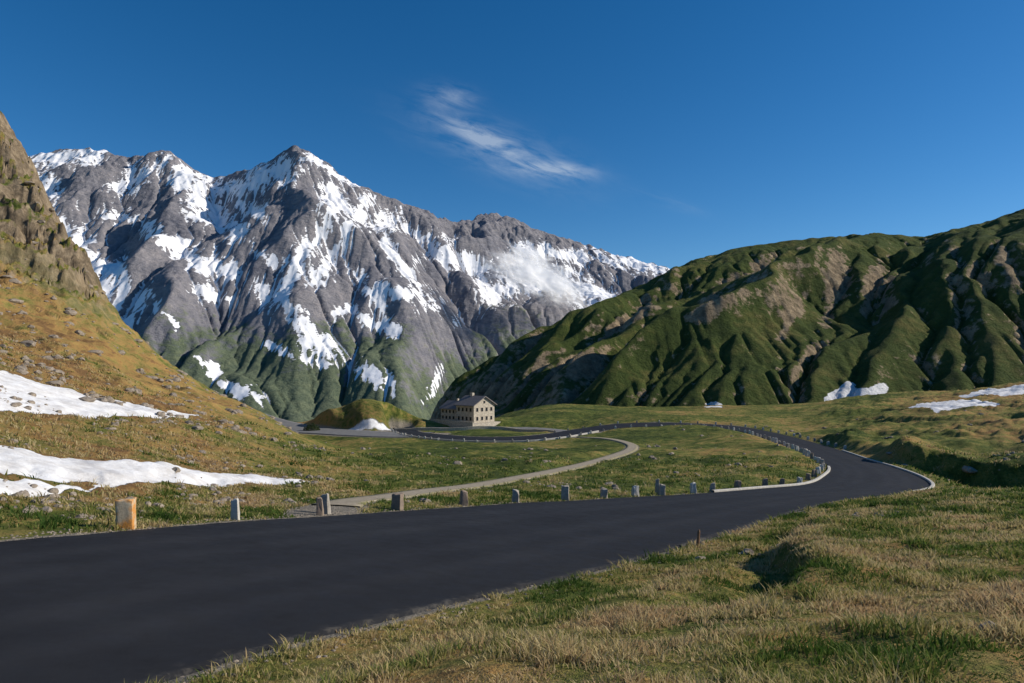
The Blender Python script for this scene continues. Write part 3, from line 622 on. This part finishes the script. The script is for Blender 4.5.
gable('main_block',0,8.5,-5,5,-2,6.0,8.6,wallm,roofm)
gable('wing',-9.5,-.01,-3.5,4,-2,4.4,6.6,wallm,roofm,.6)
box('terrace',-9.5,11.5,-8.5,-5.02,-3,.35,wallm); box('terrace_parapet',-9.5,11.5,-8.5,-8.2,.352,1.0,wallm); box('terrace_side',8.52,11.5,-5.01,5,-3,.35,wallm)
box('chimney_1',2.2,3.2,-.5,.5,8.,9.8,wallm); box('chimney_2',-5.5,-4.8,.2,.9,5.8,7.6,wallm)
def win(i,x,y,z,w=.9,hh=1.2):
    box('window_frame_%d'%i,x-w/2-.12,x+w/2+.12,y-.06,y+.02,z-.12,z+hh+.12,framem); box('window_%d'%i,x-w/2,x+w/2,y-.09,y-.062,z,z+hh,glass)
i=0
for fl in (1.,3.9):
    for x in (1.3,3.2,5.1,7.0): win(i,x,-5,fl); i+=1
for fl in (.9,2.9):
    for x in (-8.4,-6.6,-4.8,-3.0,-1.4):
        if not(fl<1 and x>-2): win(i,x,-3.5,fl,.8,1.); i+=1
for fl in (1.,3.9):
    for y in (-3.4,-1.1,1.1,3.4):
        box('side_frame_%d'%i,8.48,8.56,y-.57,y+.57,fl-.12,fl+1.32,framem); box('side_window_%d'%i,8.562,8.6,y-.45,y+.45,fl,fl+1.2,glass); i+=1
box('side_frame_attic',8.48,8.56,-.5,.5,6.4,7.4,framem); box('side_window_attic',8.562,8.6,-.4,.4,6.5,7.3,glass)
box('door',-1.6,-.7,-3.6,-3.48,-.1,2.1,woodm)
wl=catmull([S(*p) for p in [(395,429,236),(420,431.5,232),(460,432.5,231),(510,431.8,231),(555,434,210)]],12)
wl[:,2]=ground(wl[:,0],wl[:,1]); dW=np.gradient(wl[:,:2],axis=0); dW/=np.linalg.norm(dW,axis=1)[:,None]; nn=np.stack([dW[:,1],-dW[:,0],0*dW[:,0]],1)
P=np.stack([wl+nn*.3-[0,0,1],wl+nn*.3+[0,0,1.0],wl-nn*.3+[0,0,1.0],wl-nn*.3-[0,0,1]],1); mesh_np('stone_wall',P.reshape(-1,3),grid_faces(len(wl),4),wallm,None,False)
sx_,sy_=S(312,420,232)[:2]; N=2600; pp=rng.normal(0,1,(N,3)); pp/=np.linalg.norm(pp,axis=1)[:,None]; pp*=rng.uniform(.3,1,(N,1))**.4; pp*= [2.8,2.2,2.4]; pp[:,2]=np.abs(pp[:,2]); pp*= (1+.4*perlin(pp[:,0],pp[:,1]))[:,None]
pp+=[sx_,sy_,float(ground(np.array([sx_]),np.array([sy_]))[0])]; a=rng.normal(0,.16,(N,3)); b_=rng.normal(0,.16,(N,3))
mesh_np('shrub',np.stack([pp,pp+a,pp+b_],1).reshape(-1,3),np.arange(N*3).reshape(-1,3),simple('shrub_leaves',(.04,.06,.02)),None,False)

# ============================================================ CLOUD drifting on the mountain (three thin vapour layers)
q=M('cloud_vapour'); v=q.coord()
nz=q.noise(q.mapping(v,(.0075,.008,.0095)),1.,9,.62,.4)
al=q.m('MULTIPLY',q.mr(q.attr('fade'),0,.55),q.mr(q.m('ADD',nz,q.m('MULTIPLY',q.attr('fade'),.32)),.46,.84))
al=q.m('MINIMUM',al,.72)
df=q.n('ShaderNodeBsdfDiffuse'); df.inputs[0].default_value=(.98,.98,.99,1); tl=q.n('ShaderNodeBsdfTranslucent'); tl.inputs[0].default_value=(.98,.98,.99,1)
m1=q.n('ShaderNodeMixShader'); m1.inputs[0].default_value=.3; q.l(df.outputs[0],m1.inputs[1]); q.l(tl.outputs[0],m1.inputs[2])
tp=q.n('ShaderNodeBsdfTransparent'); m2=q.n('ShaderNodeMixShader'); q.l(al,m2.inputs[0]); q.l(tp.outputs[0],m2.inputs[1]); q.l(m1.outputs[0],m2.inputs[2]); q.l(m2.outputs[0],q.out.inputs[0])
cv_v=[];cv_f=[];fa=[];off=0
nx_,ny_=70,34; a_,b_=np.meshgrid(np.linspace(-1,1,nx_),np.linspace(-1,1,ny_))
for k in range(3):
    cen=S(543+[-6,4,0][k],277+[4,-5,0][k],3230-k*70)
    along=np.array([.90,.10,-.42]); nr=np.array([.72,-.60,.35]); nr/=np.linalg.norm(nr); al_=along/np.linalg.norm(along); up=np.cross(nr,al_); up/=np.linalg.norm(up); up=up if up[2]>0 else -up
    P=cen+a_[...,None]*al_*350*[1.,.85,.7][k]+b_[...,None]*up*180*[1.,.9,.8][k]+(fbm(a_*1.8+k*3,b_*1.2+k,3,k)[...,None])*nr*22
    fd=np.clip(1-(a_**2+(b_*(1.1+.7*a_))**2)-.8*np.abs(fbm(a_*2.5+k,b_*2.5,4,k+7)),0,1)
    cv_v.append(P.reshape(-1,3)); cv_f.append(grid_faces(ny_,nx_)+off); fa.append(fd.ravel()); off+=nx_*ny_
mesh_np('cloud',np.vstack(cv_v),np.vstack(cv_f),q.mat,dict(fade=np.concatenate(fa)))

# ============================================================ LIGHT + SKY
EL=math.radians(28); AZ=math.radians(5)   # azimuth measured from +X towards +Y
sv_=Vector((math.cos(EL)*math.cos(AZ),math.cos(EL)*math.sin(AZ),math.sin(EL)))
sl=bpy.data.lights.new('sun','SUN'); sl.energy=5.; sl.angle=math.radians(.5); sl.color=(1,.92,.80)
so=bpy.data.objects.new('sun',sl); col.objects.link(so); so.rotation_euler=sv_.to_track_quat('Z','Y').to_euler()
W=bpy.data.worlds.new('World'); bpy.context.scene.world=W; W.use_nodes=True
q=M.__new__(M); q.nt=W.node_tree; q.nt.nodes.clear(); out=q.n('ShaderNodeOutputWorld'); bg=q.n('ShaderNodeBackground'); q.l(bg.outputs[0],out.inputs[0])
sky=q.n('ShaderNodeTexSky'); sky.sky_type='NISHITA'; sky.sun_disc=False; sky.sun_elevation=EL; sky.sun_rotation=math.pi/2-AZ; sky.altitude=2000; sky.air_density=1.; sky.dust_density=.7; sky.ozone_density=3.
tc=q.n('ShaderNodeTexCoord'); sx=q.n('ShaderNodeSeparateXYZ'); q.l(tc.outputs['Generated'],sx.inputs[0])
yy=q.m('MAXIMUM',sx.outputs[1],.05); cu1=q.m('DIVIDE',sx.outputs[0],yy); cw=q.m('DIVIDE',sx.outputs[2],yy)
def ell(px,py,ang,ra,rb):
    u0=(px-512)/F; w0=(H0-py)/F; ca,sa=math.cos(ang),math.sin(ang); du=q.m('SUBTRACT',cu1,u0); dw=q.m('SUBTRACT',cw,w0)
    a=q.m('ADD',q.m('MULTIPLY',du,ca/ra),q.m('MULTIPLY',dw,sa/ra)); b=q.m('ADD',q.m('MULTIPLY',du,-sa/rb),q.m('MULTIPLY',dw,ca/rb))
    return q.m('EXPONENT',q.m('MULTIPLY',q.m('ADD',q.m('MULTIPLY',a,a),q.m('MULTIPLY',b,b)),-1.))
cx=q.n('ShaderNodeCombineXYZ'); q.l(cu1,cx.inputs[0]); q.l(cw,cx.inputs[1])
rot=q.mapping(q.mapping(cx.outputs[0],(1,1,1),(0,0,math.radians(18))),(9,34,1)); cn=q.noise(rot,1.5,9,.64,.5)
msk=q.m('ADD',q.m('ADD',q.m('MULTIPLY',ell(485,139,-.42,.06,.013),.8),q.m('MULTIPLY',ell(552,170,-.1,.05,.010),1.05)),q.m('ADD',q.m('MULTIPLY',ell(450,97,-.15,.035,.016),.4),q.m('ADD',q.m('MULTIPLY',ell(500,150,-.35,.11,.032),.33),q.m('MULTIPLY',ell(668,202,-.3,.05,.008),.12))))
cf=q.m('MULTIPLY',msk,q.mr(cn,.36,.74,0.,1.)); cf=q.m('MINIMUM',cf,.5)
hs=q.n('ShaderNodeHueSaturation'); q.l(sky.outputs[0],hs.inputs['Color']); hs.inputs['Saturation'].default_value=1.33
c=q.mix(cf,hs.outputs[0],(5.2,6.0,7.)); q.l(c,bg.inputs[0]); bg.inputs[1].default_value=.108

# ============================================================ CAMERA
cd=bpy.data.cameras.new('camera'); cam=bpy.data.objects.new('camera',cd); col.objects.link(cam); cam.location=(0,0,0); cam.rotation_euler=(math.pi/2,0,0)
cd.lens=36*F/1024; cd.sensor_width=36; cd.shift_y=(H0-341.5)/1024; cd.clip_start=.1; cd.clip_end=40000
sc=bpy.context.scene; sc.camera=cam; sc.view_settings.view_transform='Standard'; sc.view_settings.look='None'; sc.view_settings.exposure=0
print('done',time.time()-T0)
